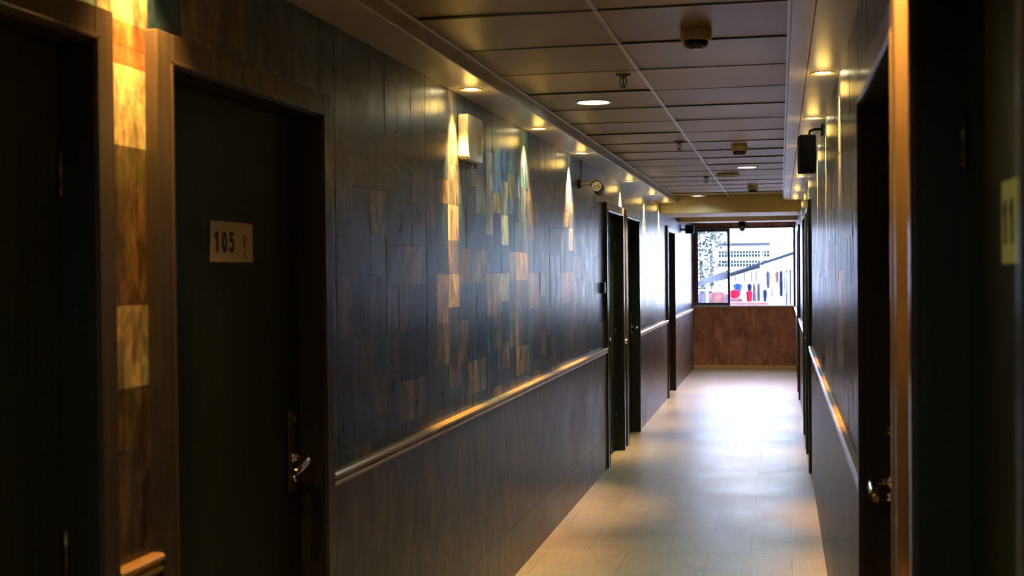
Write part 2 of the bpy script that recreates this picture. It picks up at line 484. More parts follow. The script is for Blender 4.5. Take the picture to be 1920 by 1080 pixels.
# chair rails, one length between each pair of door frames
rail_no = 0
for side, xw, doors, zr in (('left', XLW, DL, 0.905), ('right', XRW, DR, 0.925)):
    s = 1 if side == 'left' else -1
    edges = [Y0] + [e for h in doors for e in h[:2]] + [END]
    for i, (a, b) in enumerate(zip(edges[::2], edges[1::2])):
        prof = [(xw - s * .012, zr - .004), (xw + s * .006, zr - .004), (xw + s * .014, zr + .002), (xw + s * .016, zr + .010), (xw + s * .009, zr + .014),
                (xw + s * .009, zr + .020), (xw + s * .018, zr + .026), (xw + s * .019, zr + .034), (xw + s * .012, zr + .040), (xw - s * .012, zr + .040)]
        m = MB(); m.prism(prof, 'y', a, b)
        rail_no += 1
        o = m.build('trim_%d' % rail_no, M_RAIL)
        where = ['behind the nearest door', 'on the narrow strip between the two near doors', 'on the long wall past the second door',
                 'between the two middle doors', 'before the far door', 'beyond the far door'][i]
        tag(o, 'gold wooden chair rail moulding on the %s wall %s' % (side, where), 'chair rail', 'chair rail lengths', 'structure')

# near end behind the camera, far end with the window
mb = MB(); mb.box(XL - .3, XR + .3, Y0 - .1, Y0, 0, 2.6)
tag(mb.build('wall_back', M_WAINSCOT), 'plain dark wall at the near end of the corridor', 'wall', kind='structure')
WX0, WX1, WZ0, WZ1 = -1.315, 0.212, 0.972, 2.205
mb = MB()
mb.box(XL - .3, XR + .3, END, END + .14, 0, WZ0)
mb.box(XL - .3, WX0, END, END + .14, WZ0, WZ1)
mb.box(WX1, XR + .3, END, END + .14, WZ0, WZ1)
mb.box(XL - .3, XR + .3, END, END + .14, WZ1, 2.6)
tag(mb.build('wall_front', M_ENDW), 'brown veneered end wall under and around the window', 'wall', kind='structure')
mb = MB(); mb.box(XL, XR, END - .015, END, 0, .055)
tag(mb.build('baseboard_front', M_BASE, bevel=.003), 'thin gold baseboard under the end wall', 'baseboard', kind='structure')

# floor
mb = MB(); mb.box(XL - .3, XR + .3, Y0 - .1, END + .14, -0.1, 0.0)
tag(mb.build('floor', M_FLOOR), 'beige tiled corridor floor with a bright sheen from the window', 'floor', kind='structure')

# tile ceiling
mb = MB(); bm = mb.bm
col = bm.loops.layers.float_color.new('tone')
rnd = random.Random(21)
XC0, XCM, XC1 = -1.160, -0.566, 0.038
y = 3.889 - 0.597 * 12
CY1 = 14.36
while y < CY1:
    yb = min(y + 0.597, CY1)
    for xa, xb in ((XC0, XCM), (XCM, XC1)):
        tl = rnd.uniform(-.0035, .0035); tw = rnd.uniform(-.0015, .0015)
        g = .003
        q = mb.quad((xa, y + g, ZC - tl - tw), (xb, y + g, ZC - tl + tw), (xb, yb - g, ZC + tl + tw), (xa, yb - g, ZC + tl - tw))
        k = rnd.uniform(.72, 1.1)
        for l in q.loops: l[col] = (.40 * k, .31 * k * rnd.uniform(.98, 1.02), .115 * k * rnd.uniform(.9, 1.3), 1)
    y += .597
for xa, xb, ya, yb in ((XL - .3, XR + .3, CY1, END + .14),):
    q = mb.quad((xa, ya, ZC), (xb, ya, ZC), (xb, yb, ZC), (xa, yb, ZC))
    for l in q.loops: l[col] = (.62, .57, .48, 1)
ceil = mb.build('ceiling', M_CEIL)
mb = MB(); y = 3.889 - 0.597 * 12
while y < CY1:
    mb.box(XC0, XC1, y - .0035, y + .0035, ZC - .0045, ZC - .001); y += .597
mb.build('cross_joint', M_GRIDD, ceil)
tag(ceil, 'suspended ceiling of long rows of beige tiles', 'ceiling', kind='structure')
mb = MB(); mb.box(XL - .3, XR + .3, Y0 - .1, END + .14, ZC + .012, ZC + .2)
mb.build('ceiling_void', M_GRIDD, ceil)
mb = MB()
mb.box(XCM - .008, XCM + .008, Y0, CY1, ZC - .004, ZC + .004)
mb.box(XC1 - .010, XC1 + .004, Y0, CY1, ZC - .007, ZC - .003)
mb.build('grid_bar', M_GRID, ceil)

# soffits
mb = MB(); mb.box(XL - .05, XC0, Y0, CY1, ZS, ZC + .05)
mb.box(XC0 - .004, XC0 + .012, Y0, CY1, ZC - .008, ZC + .01)
o = mb.build('trim_20', M_SOFFIT, bevel=.004)
tag(o, 'left plaster soffit ledge carrying the row of downlights', 'soffit', kind='structure')
mb = MB()
ys = [Y0] + [3.9 + 1.2 * i for i in range(-4, 9)] + [CY1]
for p, q in zip(ys, ys[1:]):
    mb.box(XC1, .1045, p + .001, q - .001, ZS, ZC + .05)
ys = [Y0] + [4.45 + 1.2 * i for i in range(-5, 9)] + [CY1]
for p, q in zip(ys, ys[1:]):
    mb.box(.1075, XR + .05, p + .001, q - .001, ZS, ZC + .05)
o = mb.build('trim_21', M_SOFFIT)
tag(o, 'right panelled soffit strip with narrow joints beside the tile ceiling', 'soffit', kind='structure')

# cross beams
mb = MB(); mb.box(XL - .05, XR + .05, 14.35, 15.40, 2.192, ZC + .05)
tag(mb.build('ceiling_beam', M_BEAM, bevel=.012), 'yellowish cross beam where the tile ceiling ends', 'beam', kind='structure')
mb = MB(); mb.box(XL - .05, XR + .05, 16.8, 17.25, 2.187, ZC + .05)
tag(mb.build('ceiling_beam', M_BEAM, bevel=.012), 'smaller cross beam between the yellowish beam and the window', 'beam', kind='structure')


# ------------------------------------------------------------------ doors
def stroke(mb, pts, w, xf, closed=False):
    """flat pen stroke of width w; xf maps (u, v, depth) to a point"""
    n = len(pts); L = []; Rr = []
    for i, p in enumerate(pts):
        a = pts[(i - 1) % n] if (closed or i) else p
        b = pts[(i + 1) % n] if (closed or i < n - 1) else p
        d = Vector((b[0] - a[0], b[1] - a[1])).normalized(); nn = Vector((-d.y, d.x)) * w / 2
        L.append((p[0] + nn.x, p[1] + nn.y)); Rr.append((p[0] - nn.x, p[1] - nn.y))
    rng = range(n) if closed else range(n - 1)
    for i in rng:
        j = (i + 1) % n
        q = [L[i], L[j], Rr[j], Rr[i]]
        lo = [mb.bm.verts.new(xf(u, v, 0)) for u, v in q]; hi = [mb.bm.verts.new(xf(u, v, .0008)) for u, v in q]
        mb.bm.faces.new(hi); mb.bm.faces.new(lo[::-1])
        for k in range(4): mb.bm.faces.new((lo[k], lo[(k + 1) % 4], hi[(k + 1) % 4], hi[k]))


def digits(text, h, adv, name, mat, parent, xf):
    mb = MB(); w = h * .19
    for i, ch in enumerate(text):
        o = i * adv
        X = lambda u, v, d, o=o: xf(o + u * h, v * h, d)
        if ch == '1':
            stroke(mb, [(.30, 0), (.30, .5), (.30, 1)], .25, X); stroke(mb, [(.06, .70), (.20, .80), (.31, .97)], .19, X)
        elif ch == '0':
            stroke(mb, [(.28 + .19 * math.cos(2 * PI * k / 24), .5 + .41 * math.sin(2 * PI * k / 24)) for k in range(24)], .21, X, True)
        elif ch == '5':
            stroke(mb, [(.50, .91), (.13, .91)], .20, X)
            stroke(mb, [(.16, .98), (.12, .50)], .19, X)
            stroke(mb, [(.10, .56), (.24, .62), (.38, .58), (.46, .44), (.46, .26), (.38, .12), (.24, .07), (.12, .12), (.06, .24)], .20, X)
    return mb.build(name, mat, parent)


def build_door(n, side, outer0, outer1, head, label, number=None, plate_mat=None, latch='far'):
    """origin at the foot of the frame, y along the corridor"""
    s = 1 if side == 'left' else -1
    xf = XLF if side == 'left' else XRF                    # frame face
    xw = XL if side == 'left' else XR
    xl = -1.395 if side == 'left' else 0.288               # leaf face
    root = empty('door_%d' % n, (xl, (outer0 + outer1) / 2, 0), 0, label, 'door', kind='structure')
    cy = (outer0 + outer1) / 2
    def L(o):
        o.location = o.location - Vector((xl, cy, 0)) if o.parent is root else o.location
        return o
    a, b = outer0, outer1
    ia, ib = a + FW, b - FW
    # frame: two stiles and a head with a stepped bead
    m = MB()
    xb = xf - s * .022 - s * .02
    def X(p, q): return (min(p, q), max(p, q))
    m.box(*X(xf, xw - s * .10), a, ia, 0, head + FW)
    m.box(*X(xf, xw - s * .10), ib, b, 0, head + FW)
    m.box(*X(xf, xw - s * .10), ia, ib, head, head + FW)
    # bead along the inner edge
    for (y0, y1, z0, z1) in ((ia - .012, ia - .002, 0, head + .012), (ib + .002, ib + .012, 0, head + .012), (ia - .012, ib + .012, head + .002, head + .012)):
        m.box(*X(xf, xf + s * .004), y0, y1, z0, z1)
    L(m.build('door_frame', M_FRAME, root, bevel=.0035))
    # dark inner lining
    m = MB()
    m.box(*X(xf - s * .006, xl), ia, ia + .004, 0, head)
    m.box(*X(xf - s * .006, xl), ib - .004, ib, 0, head)
    m.box(*X(xf - s * .006, xl), ia + .004, ib - .004, head - .004, head)
    L(m.build('jamb_lining', M_JAMB, root))
    # leaf
    m = MB()
    m.box(*X(xl, xl - s * .04), ia + .004, ib - .004, .006, head - .004)
    L(m.build('door_leaf', M_DOOR, root))
    # handle set, on the far side of the leaf
    hy, hd = (ib - .085, 1) if latch == 'far' else (ia + .085, -1)
    hz0 = 1.015 if side == 'left' else .995
    m = MB(); m.box(*X(xl, xl + s * .009), hy - .021, hy + .021, .915, 1.150)
    h = L(m.build('escutcheon', M_ESC, root, bevel=.004))
    m = MB()
    pts = [(xl + s * .006, hy, hz0), (xl + s * .030, hy, hz0), (xl + s * .048, hy, hz0), (xl + s * .058, hy - hd * .012, hz0 - .002),
           (xl + s * .060, hy - hd * .035, hz0 - .008), (xl + s * .060, hy - hd * .075, hz0 - .018), (xl + s * .058, hy - hd * .112, hz0 - .026)]
    m.tube(pts, [.010, .009, .010, .012, .0125, .012, .010], 14)
    m.lathe([(.017, -.004), (.017, .004)], 20, 'x', (xl + s * .012, hy, hz0))
    L(m.build('door_handle', M_CHROME, root))
    m = MB(); m.lathe([(.012, 0), (.012, .012), (.009, .016)], 18, 'x', (0, 0, 0))
    o = m.build('lock_cylinder', M_CHROME, root)
    o.scale = (s, 1, 1); o.location = (s * .006, hy - cy, .955)
    m = MB(); m.box(*X(xl + s * .004, xl + s * .02), hy - .006, hy + .006, 1.118, 1.136)
    L(m.build('thumb_turn', M_CHROME, root, bevel=.003))
    # hinges on the near side
    for hz in (.28, 1.0, 1.75):
        m = MB(); m.lathe([(.006, -.045), (.006, .045)], 12, 'z', (xl + s * .007, ia + .011 if hd > 0 else ib - .011, hz))
        L(m.build('hinge', M_ESC, root))
    if number:
        mid = (ia + ib) / 2
        z0, z1 = (1.580, 1.684) if side == 'left' else (1.553, 1.66)
        m = MB(); m.box(*X(xl, xl + s * .004), mid - .125, mid + .125, z0, z1)
        pl = L(m.build('number_sign', plate_mat, root, bevel=.001))
        tag(pl, 'door sign reading %s' % number)
        zc = (z0 + z1) / 2
        if side == 'left':
            digits(number, .053, .043, 'number', M_INK, pl, lambda u, v, d: (xl + .0042 + d, mid - .108 + u, zc - .027 + v))
        else:
            digits(number, .056, .046, 'number', M_INK, pl, lambda u, v, d: (xl - .0042 - d, mid + .112 - u, zc - .028 + v))
        if side == 'left':
            q = MB(); q.prism([(mid + .062, zc - .012), (mid + .082, zc - .020), (mid + .076, zc), (mid + .088, zc + .012), (mid + .068, zc + .022), (mid + .064, zc + .005)], 'x', xl + .0035, xl + .005)
            q.build('emblem', M_REDINK, pl)
            q = MB(); q.lathe([(.009, 0), (.009, .0015)], 16, 'x', (xl + .0035, mid + .074, zc - .034))
            q.build('emblem', M_GREENINK, pl)
    return root


door_labels_L = ['nearest dark door on the left wall, cut by the left edge of the photo', 'dark door on the left wall with the sign 105',
                 'first of the two adjoining dark doors on the left just past the security camera', 'second of the two adjoining dark doors on the left, farther from the camera',
                 'lone dark door on the left wall right beside the cross beam near the window']
door_labels_R = ['nearest dark door on the right wall, with the yellowed sign 11', 'second dark door on the right with a chrome lever seen past an orange lit frame',
                 'first of the two adjoining doors far down the right wall', 'second of the two adjoining doors far down the right wall', 'farthest door on the right wall, next to the window end']
for i, (a, b, h) in enumerate(DL):
    build_door(i + 1, 'left', a, b, h, door_labels_L[i], '105' if i == 1 else None, M_PLATE, 'far' if i in (1, 3) else 'near')
for i, (a, b, h) in enumerate(DR):
    build_door(i + 6, 'right', a, b, h, door_labels_R[i], '11' if i == 0 else None, M_PLATEY, 'far' if i in (1, 3) else 'near')

# ------------------------------------------------------------------ window
wroot = empty('window_1', ((WX0 + WX1) / 2, END, WZ0), 0, 'aluminium sliding window in the end wall with its right half slid open', 'window', kind='structure')
wo = Vector(wroot.location)
def WB(name, boxes, mat, bevel=.002, parent=None):
    m = MB()
    for q in boxes: m.box(*q)
    o = m.build(name, mat, parent or wroot, bevel=bevel)
    o.location = -wo if parent is None else (0, 0, 0)
    return o
fy0, fy1 = END - .006, END + .09
WB('window_frame', [(WX0, WX0 + .035, fy0, fy1, WZ0, WZ1), (WX1 - .018, WX1, fy0, fy1, WZ0, WZ1), (WX0 + .035, WX1 - .018, fy0, fy1, WZ1 - .030, WZ1),
                    (WX0 + .035, WX1 - .018, fy0, fy1, WZ0, WZ0 + .012)], M_WINF)
sx0, sx1, sz0, sz1 = WX0 + .036, -.762, WZ0 + .013, WZ1 - .031
sash = WB('sliding_sash', [(sx0, sx0 + .028, END + .01, END + .04, sz0, sz1), (sx1 - .040, sx1, END + .01, END + .04, sz0, sz1),
                           (sx0 + .028, sx1 - .040, END + .01, END + .04, sz0, sz0 + .045), (sx0 + .028, sx1 - .040, END + .01, END + .04, sz1 - .042, sz1)], M_WINF)
WB('glass_pane', [(sx0 + .02, sx1 - .03, END + .022, END + .026, sz0 + .03, sz1 - .03)], M_GLASS, 0, sash)
WB('sill_track', [(WX0, WX1, END - .012, END + .10, WZ0 - .010, WZ0 + .003)], M_GRID)
WB('window_latch', [(sx1 - .028, sx1 - .014, END, END + .012, 1.50, 1.58)], M_CHROME)


# ------------------------------------------------------------------ downlights
def build_downlight(kind):
    root = empty('downlight')
    r = .036 if kind == 'warm' else .075
    m = MB()
    m.lathe([(r, .004), (r + .002, -.001), (r + .012, -.004), (r + .015, -.001), (r + .015, .001)], 40, caps=False)
    m.build('trim_ring', M_CREAM if kind == 'warm' else M_WHITE, root, smooth=True)
    m = MB()
    m.lathe([(r - .001, .0005), (r * .6, -.0008), (.001, -.001)], 32, caps=False)
    m.build('lamp_lens', M_LAMPW if kind == 'warm' else M_LAMPC, root, smooth=True)
    return root


warm0 = build_downlight('warm'); cold0 = build_downlight('cold')
used = {'warm': False, 'cold': False}
spot_w = bpy.data.lights.new('downlight_beam', 'SPOT')
spot_w.energy = P_WARM; spot_w.color = WARM; spot_w.spot_size = math.radians(50); spot_w.spot_blend = 1.0; spot_w.shadow_soft_size = .014
spot_g = bpy.data.lights.new('downlight_glow', 'POINT')
spot_g.energy = 0.20; spot_g.color = (1.0, .62, .14); spot_g.shadow_soft_size = .03
spot_c = bpy.data.lights.new('downlight_beam', 'AREA')
spot_c.energy = P_COLD; spot_c.color = COLD; spot_c.shape = 'DISK'; spot_c.size = .14; spot_c.spread = math.radians(150)


def place_light(kind, x, y, z, label, power=1.0, tint=None, cone=None):
    src = warm0 if kind == 'warm' else cold0
    o = src if not used[kind] else copy_tree(src)
    used[kind] = True
    o.location = (x, y, z)
    tag(o, label, 'ceiling light', 'small warm downlights' if kind == 'warm' else 'round cool downlights')
    ld = spot_w if kind == 'warm' else spot_c
    if power != 1.0 or tint or cone:
        ld = ld.copy(); ld.energy *= power
        if cone: ld.spot_size = math.radians(cone)
        if tint: ld.color = tint
    l = bpy.data.objects.new('downlight_beam', ld); COL.objects.link(l)
    l.location = (x, y, z - .010)
    if kind == 'warm':
        g = bpy.data.objects.new('downlight_glow', spot_g); COL.objects.link(g); g.location = (x, y, z - .065)
        l.rotation_euler = (0, math.radians(14 if x < -.5 else -14), 0)
    return o


lw = [(2.385, 'left soffit over the narrow strip between the two near doors', .34, (1, .48, .10)), (5.045, 'left soffit just before the white speaker box', 1, None), (6.53, 'left soffit just past the white speaker box', 1, None),
      (7.98, 'left soffit just before the security camera', 1.3, (1.0, .68, .42)), (10.62, 'left soffit over the adjoining left doors', 1, (1, .72, .3)),
      (12.52, 'left soffit just past the adjoining left doors', 1, (1, .72, .3)), (14.06, 'left soffit against the yellowish beam', 1, (1, .72, .3))]
for yy, w, p, t in lw:
    place_light('warm', -1.262, yy, ZS, 'small warm downlight in the ' + w, p, t, 90 if yy < 3 else (50 if yy < 5.1 else 62))
rw = [(2.27, 'right soffit over the orange lit door frame', 1.3, (1, .45, .08)), (5.0, 'right soffit, nearest of those in view', 1, None), (6.48, 'right soffit just in front of the black loudspeaker', 1, None),
      (7.93, 'right soffit hidden behind the black loudspeaker', 1, None), (10.58, 'right soffit just past the black loudspeaker', .8, (1, .72, .3)), (12.45, 'right soffit, second from the beam', .8, (1, .72, .3)),
      (13.87, 'right soffit against the yellowish beam', .8, (1, .72, .3))]
for yy, w, p, t in rw:
    place_light('warm', .168, yy, ZS, 'small warm downlight in the ' + w, p, t, 80 if yy < 3 else None)
place_light('cold', -.889, 6.03, ZC, 'greenish white round downlight in the tile ceiling, nearest of three')
place_light('cold', -.257, 10.24, ZC, 'white round downlight in the right row of ceiling tiles, beside the ceiling disc')
place_light('cold', -.896, 14.05, ZC, 'white round downlight at the far left end of the tile ceiling by the beam', .12)
place_light('cold', -.60, .6, ZC, 'white round downlight in the tile ceiling above the camera', .5)


place_light('cold', -.56, 16.1, ZC, 'unseen downlight added between the two cross beams to brighten the end wall', 5.0, (1.0, .80, .62))  # unseen lamp, added to brighten the second beam and the end wall

# ------------------------------------------------------------------ ceiling devices
def smoke_detector():
    root = empty('smoke_detector')
    m = MB(); m.lathe([(.052, 0), (.054, -.006), (.054, -.034), (.050, -.040)], 36)
    m.build('base', M_CREAM, root, smooth=False)
    m = MB(); m.lathe([(.042, -.040), (.043, -.052), (.036, -.060), (.020, -.063)], 32)
    m.build('sensor_cap', M_DPLAST, root)
    m = MB(); m.lathe([(.019, -.0625), (.019, -.067), (.012, -.069)], 24)
    m.build('test_button', M_WHITE, root)
    return root
sd = smoke_detector()
for i, (x, y, lb) in enumerate([(-.278, 4.30, 'drum shaped smoke detector on the ceiling, nearest and largest of three'),
                                (-.262, 8.40, 'drum shaped smoke detector on the ceiling before the flat ceiling disc'),
                                (-.262, 12.55, 'drum shaped smoke detector on the ceiling just past the flat ceiling disc')]):
    o = sd if i == 0 else copy_tree(sd)
    o.location = (x, y, ZC); tag(o, lb, 'smoke detector', 'ceiling smoke detectors')


def sprinkler():
    root = empty('fire_sprinkler')
    m = MB(); m.lathe([(.034, 0), (.032, -.004), (.014, -.010), (.012, -.018)], 28)
    m.build('escutcheon', M_BRASS, root)
    m = MB()
    for sg in (-1, 1):
        m.tube([(sg * .009, 0, -.014), (sg * .014, 0, -.024), (sg * .014, 0, -.038), (sg * .005, 0, -.050)], .0026, 8)
    m.tube([(0, 0, -.016), (0, 0, -.052)], .0022, 8)
    m.build('frame_arms', M_BRASS, root)
    m = MB(); m.lathe([(.006, -.048), (.007, -.052), (.019, -.055), (.019, -.057)], 20)
    m.build('deflector', M_BRASS, root)
    return root
sp = sprinkler()
for i, (x, y, lb) in enumerate([(-.640, 5.20, 'brass fire sprinkler hanging from the ceiling, nearest of three'),
                                (-.630, 8.02, 'brass fire sprinkler by the ceiling seam, middle of three'),
                                (-.636, 11.10, 'brass fire sprinkler beside the flat ceiling disc, farthest of three')]):
    o = sp if i == 0 else copy_tree(sp)
    o.location = (x, y, ZC); tag(o, lb, 'sprinkler', 'ceiling fire sprinklers')

ap = empty('ceiling_disc', (-.437, 10.87, ZC), 0, 'flat round white disc fixture on the ceiling beside the seam', 'access point')
m = MB(); m.lathe([(.085, 0), (.098, -.008), (.100, -.016), (.092, -.026), (.05, -.031)], 44)
m.build('cover', M_WPLAST, ap, smooth=True)
m = MB(); m.lathe([(.070, .0), (.070, -.0305), (.055, -.0325)], 36); m.build('centre_ring', M_CREAM, ap)

# ------------------------------------------------------------------ white box speaker on the left wall
bx = empty('wall_speaker', (XL, 5.265, 2.03), 0, 'white plastic speaker box on the left wall beside a gold scallop of light', 'speaker')
def rounded(w, h, r, n=6):
    pts = []
    for cx, cy, a0 in ((w / 2 - r, h / 2 - r, 0), (-w / 2 + r, h / 2 - r, 90), (-w / 2 + r, -h / 2 + r, 180), (w / 2 - r, -h / 2 + r, 270)):
        for k in range(n + 1):
            a = math.radians(a0 + 90 * k / n); pts.append((cx + r * math.cos(a), cy + r * math.sin(a)))
    return pts
m = MB(); m.prism([(u, v + .098) for u, v in rounded(.27, .196, .02)], 'x', .001, .046)
m.build('housing', M_WPLAST, bx, bevel=.006, segs=3)
m = MB()
for k in range(9):
    u = .022 + k * .0105
    hh = .065 * math.sqrt(max(0, 1 - ((u - .075) / .062) ** 2)) + .004
    m.box(.0455, .048, u - .002, u + .002, .098 - hh, .098 + hh)
m.build('grille', M_CREAM, bx)
m = MB(); m.tube([(.008, .150, .175), (.010, .152, .12), (.008, .150, .06), (.009, .149, .01), (.006, .149, -.02)], .003, 8)
m.build('cable', M_CABLE, bx)
for zz in (.165, .115, .07, .003):
    m = MB(); m.lathe([(.005, 0), (.005, .012), (.002, .015)], 12, 'x', (.002, .151, zz)); m.build('cable_clip', M_CHROME, bx)

# ------------------------------------------------------------------ bullet camera on the left wall
cv = empty('security_camera', (XL, 8.40, 2.142), 0, 'white bullet security camera with two red lenses on the left wall', 'security camera')
m = MB(); m.lathe([(.032, .001), (.032, .010), (.024, .014)], 28, 'x'); m.build('wall_base', M_DPLAST, cv)
m = MB(); m.tube([(.010, 0, 0), (.055, 0, .002), (.105, 0, -.002), (.122, .002, -.014)], [.014, .013, .013, .014], 14); m.build('arm', M_CREAM, cv)
tilt = Matrix.Rotation(math.radians(-8), 4, 'X')
def cvpart(mb_, name, mat, smooth=False):
    bmesh.ops.transform(mb_.bm, matrix=Matrix.Translation((.130, 0, -.030)) @ tilt, verts=mb_.bm.verts)
    return mb_.build(name, mat, cv, smooth=smooth)
m = MB(); m.lathe([(.033, .10), (.036, .09), (.036, -.05), (.034, -.056)], 36, 'y'); body = cvpart(m, 'camera_body', M_DPLAST)
m = MB(); m.lathe([(.034, -.055), (.0335, -.060)], 36, 'y'); cvpart(m, 'face_plate', M_WHITE)
m = MB(); m.lathe([(.0115, -.058), (.0115, -.064), (.009, -.065)], 24, 'y', (-.001, 0, .014)); cvpart(m, 'lens', M_LENS)
for sg in (-1, 1):
    m = MB(); m.lathe([(.009, -.058), (.009, -.0625)], 20, 'y', (sg * .0165, 0, -.006)); cvpart(m, 'infrared_lens', M_REDLED)
m = MB(); m.lathe([(.0035, -.058), (.0035, -.0615)], 12, 'y', (0, 0, -.020)); cvpart(m, 'sensor_window', M_REDLED)
m = MB()
for k in range(15):
    a0, a1 = math.radians(12 + 156 * k / 15), math.radians(12 + 156 * (k + 1) / 15)
    P = lambda a, r, y: (r * math.cos(a), y, r * math.sin(a))
    for (r0, r1) in ((.040, .043),):
        m.quad(P(a0, r1, -.082), P(a1, r1, -.082), P(a1, r1, .09), P(a0, r1, .09))
        m.quad(P(a0, r0, -.082), P(a1, r0, -.082), P(a1, r0, .09), P(a0, r0, .09))
        m.quad(P(a0, r0, -.082), P(a1, r0, -.082), P(a1, r1, -.082), P(a0, r1, -.082))
cvpart(m, 'sun_shield', M_CREAM)
m = MB(); m.tube([(.012, .02, .01), (.008, .05, .06), (.006, .06, .11), (.006, .065, .170)], .0028, 8); m.build('cable', M_CABLE, cv)

# ------------------------------------------------------------------ small call switch beside the left double doors
sw = empty('wall_switch', (XL, 9.46, 1.372), 0, 'small white wall switch beside the adjoining left doors', 'switch')
m = MB(); m.box(.001, .022, -.035, .035, 0, .085); m.build('back_box', M_DPLAST, sw, bevel=.003)
m = MB(); m.box(.022, .028, -.030, .030, .005, .080); m.build('face_plate', M_WHITE, sw, bevel=.002)
for k in range(3):
    m = MB(); m.box(.028, .032, -.012, .012, .014 + k * .022, .028 + k * .022); m.build('rocker', M_CREAM, sw, bevel=.001)

# ------------------------------------------------------------------ black loudspeaker on the right wall
lsp = empty('loudspeaker', (.146, 6.62, 2.046), math.radians(4), 'black box loudspeaker bracketed high on the right wall', 'loudspeaker')
m = MB(); m.prism([(-.047, .10), (-.040, .0), (.040, .0), (.047, .10)], 'z', 0, .20)
m.build('cabinet', M_SPKEDGE, lsp, bevel=.008, segs=3)
m = MB(); m.prism([(-.038, .003), (-.034, -.006), (.034, -.006), (.038, .003)], 'z', .008, .192)
m.build('front_grille', M_BLACK, lsp, bevel=.003)
m = MB(); m.tube([(.010, .055, .199), (.014, .055, .222), (.035, .05, .230), (.078, .048, .230)], .007, 10)
m.build('bracket_arm', M_SPKEDGE, lsp)
m = MB(); m.box(.072, .080, .02, .08, .195, .255); m.build('wall_plate', M_SPKEDGE, lsp, bevel=.002)

# dark speaker at the far left, under the second beam
fs = empty('loudspeaker', (XL + .105, 17.45, 2.050), 0, 'small dark box loudspeaker high on the left wall beside the window', 'loudspeaker')
m = MB(); m.box(-.055, .065, -.04, .07, 0, .115); m.build('cabinet', M_SPKEDGE, fs, bevel=.008)
m = MB(); m.box(-.045, .055, -.046, -.040, .010, .105); m.build('front_grille', M_BLACK, fs, bevel=.002)
m = MB(); m.box(-.105, -.055, .0, .03, .04, .075); m.build('wall_bracket', M_WHITE, fs, bevel=.002)

# dome camera under the second beam
dc = empty('dome_camera', (-.50, 17.0, 2.187), 0, 'small grey dome camera hanging under the cross beam in front of the window', 'security camera')
m = MB(); m.lathe([(.045, 0), (.045, -.03), (.048, -.035), (.048, -.06)], 32); m.build('housing', M_SPKEDGE, dc)
m = MB(); m.lathe([(.045, -.06), (.044, -.085), (.034, -.112), (.016, -.130), (.002, -.135)], 32); m.build('dome', M_CABLE, dc, smooth=True)
m = MB(); m.tube([(.045, 0, -.01), (.068, 0, -.02), (.072, 0, -.06), (.066, 0, -.095)], .006, 8); m.build('cable_loop', M_SPKEDGE, dc)


# ------------------------------------------------------------------ outside the window
def at(px, py, yy):
    d = fw * F_PX + rt2 * (px - 960) - up2 * (py - 540)
    t = yy / d.y
    return Vector((0, 0, CAM_H)) + d * t

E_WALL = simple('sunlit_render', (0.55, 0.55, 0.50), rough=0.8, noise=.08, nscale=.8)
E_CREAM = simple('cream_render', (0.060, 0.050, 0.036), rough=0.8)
E_PANE = simple('blue_grey_glass', (0.006, 0.010, 0.014), rough=0.8, spec=.05)
E_BAR = simple('painted_steel', (0.08, 0.09, 0.10), rough=0.5)
E_ROOF = simple('grey_sheet_roof', (0.030, 0.034, 0.046), rough=0.8, spec=.1, noise=.5, nscale=1.2)
E_ROOFD = simple('dark_roof_edge', (0.004, 0.007, 0.012), rough=0.8, spec=.1)
E_WHITE = simple('white_paint', (0.4, 0.4, 0.42), rough=0.6)
E_GROUND = simple('pale_paving', (0.35, 0.34, 0.33), rough=0.9, noise=.2, nscale=1.0)
E_LEAF = simple('pale_foliage', (0.030, 0.042, 0.036), rough=0.8, spec=.1, noise=.6, nscale=4)
E_BARK = simple('bark', (0.08, 0.07, 0.06), rough=.9)
CLOTH = {k: simple('cloth_' + k, c, rough=.9, spec=.08, noise=.25, nscale=9) for k, c in dict(
    red=(.16, .003, .012), blue=(.006, .022, .075), navy=(.006, .010, .028), grey=(.018, .020, .034), pink=(.075, .030, .032), white=(.16, .16, .17), orange=(.085, .034, .026), pale=(.040, .036, .055)).items()}

m = MB(); m.box(-40, 40, END + .2, 90, -1.3, -1.2)
tag(m.build('ground_outside', E_GROUND), 'pale paved ground outside the window', 'ground', kind='structure')

# building with barred windows
YB = 48.0
p0 = at(1336, 456, YB); p1 = at(1560, 456, YB)
bd = empty('neighbouring_building', (p0.x + 4, YB, -1.2), 0, 'pale sunlit building across the yard with long barred windows', 'building')
bo = Vector(bd.location)
def PB(name, boxes, mat, bevel=0, parent=None, root=None, off=None):
    m = MB()
    for q in boxes: m.box(*q)
    o = m.build(name, mat, parent if parent is not None else root, bevel=bevel)
    if parent is None: o.location = -Vector(root.location)
    return o
PB('facade', [(p0.x, p0.x + 9, YB, YB + 5, -1.2, 7.0)], E_WALL, root=bd)
ez = at(1340, 457, YB).z
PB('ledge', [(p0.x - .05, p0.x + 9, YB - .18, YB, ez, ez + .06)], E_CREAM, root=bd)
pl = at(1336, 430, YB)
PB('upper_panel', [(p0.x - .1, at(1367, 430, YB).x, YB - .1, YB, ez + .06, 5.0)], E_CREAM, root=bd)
gx0, gx1 = at(1347, 460, YB).x, at(1443, 460, YB).x
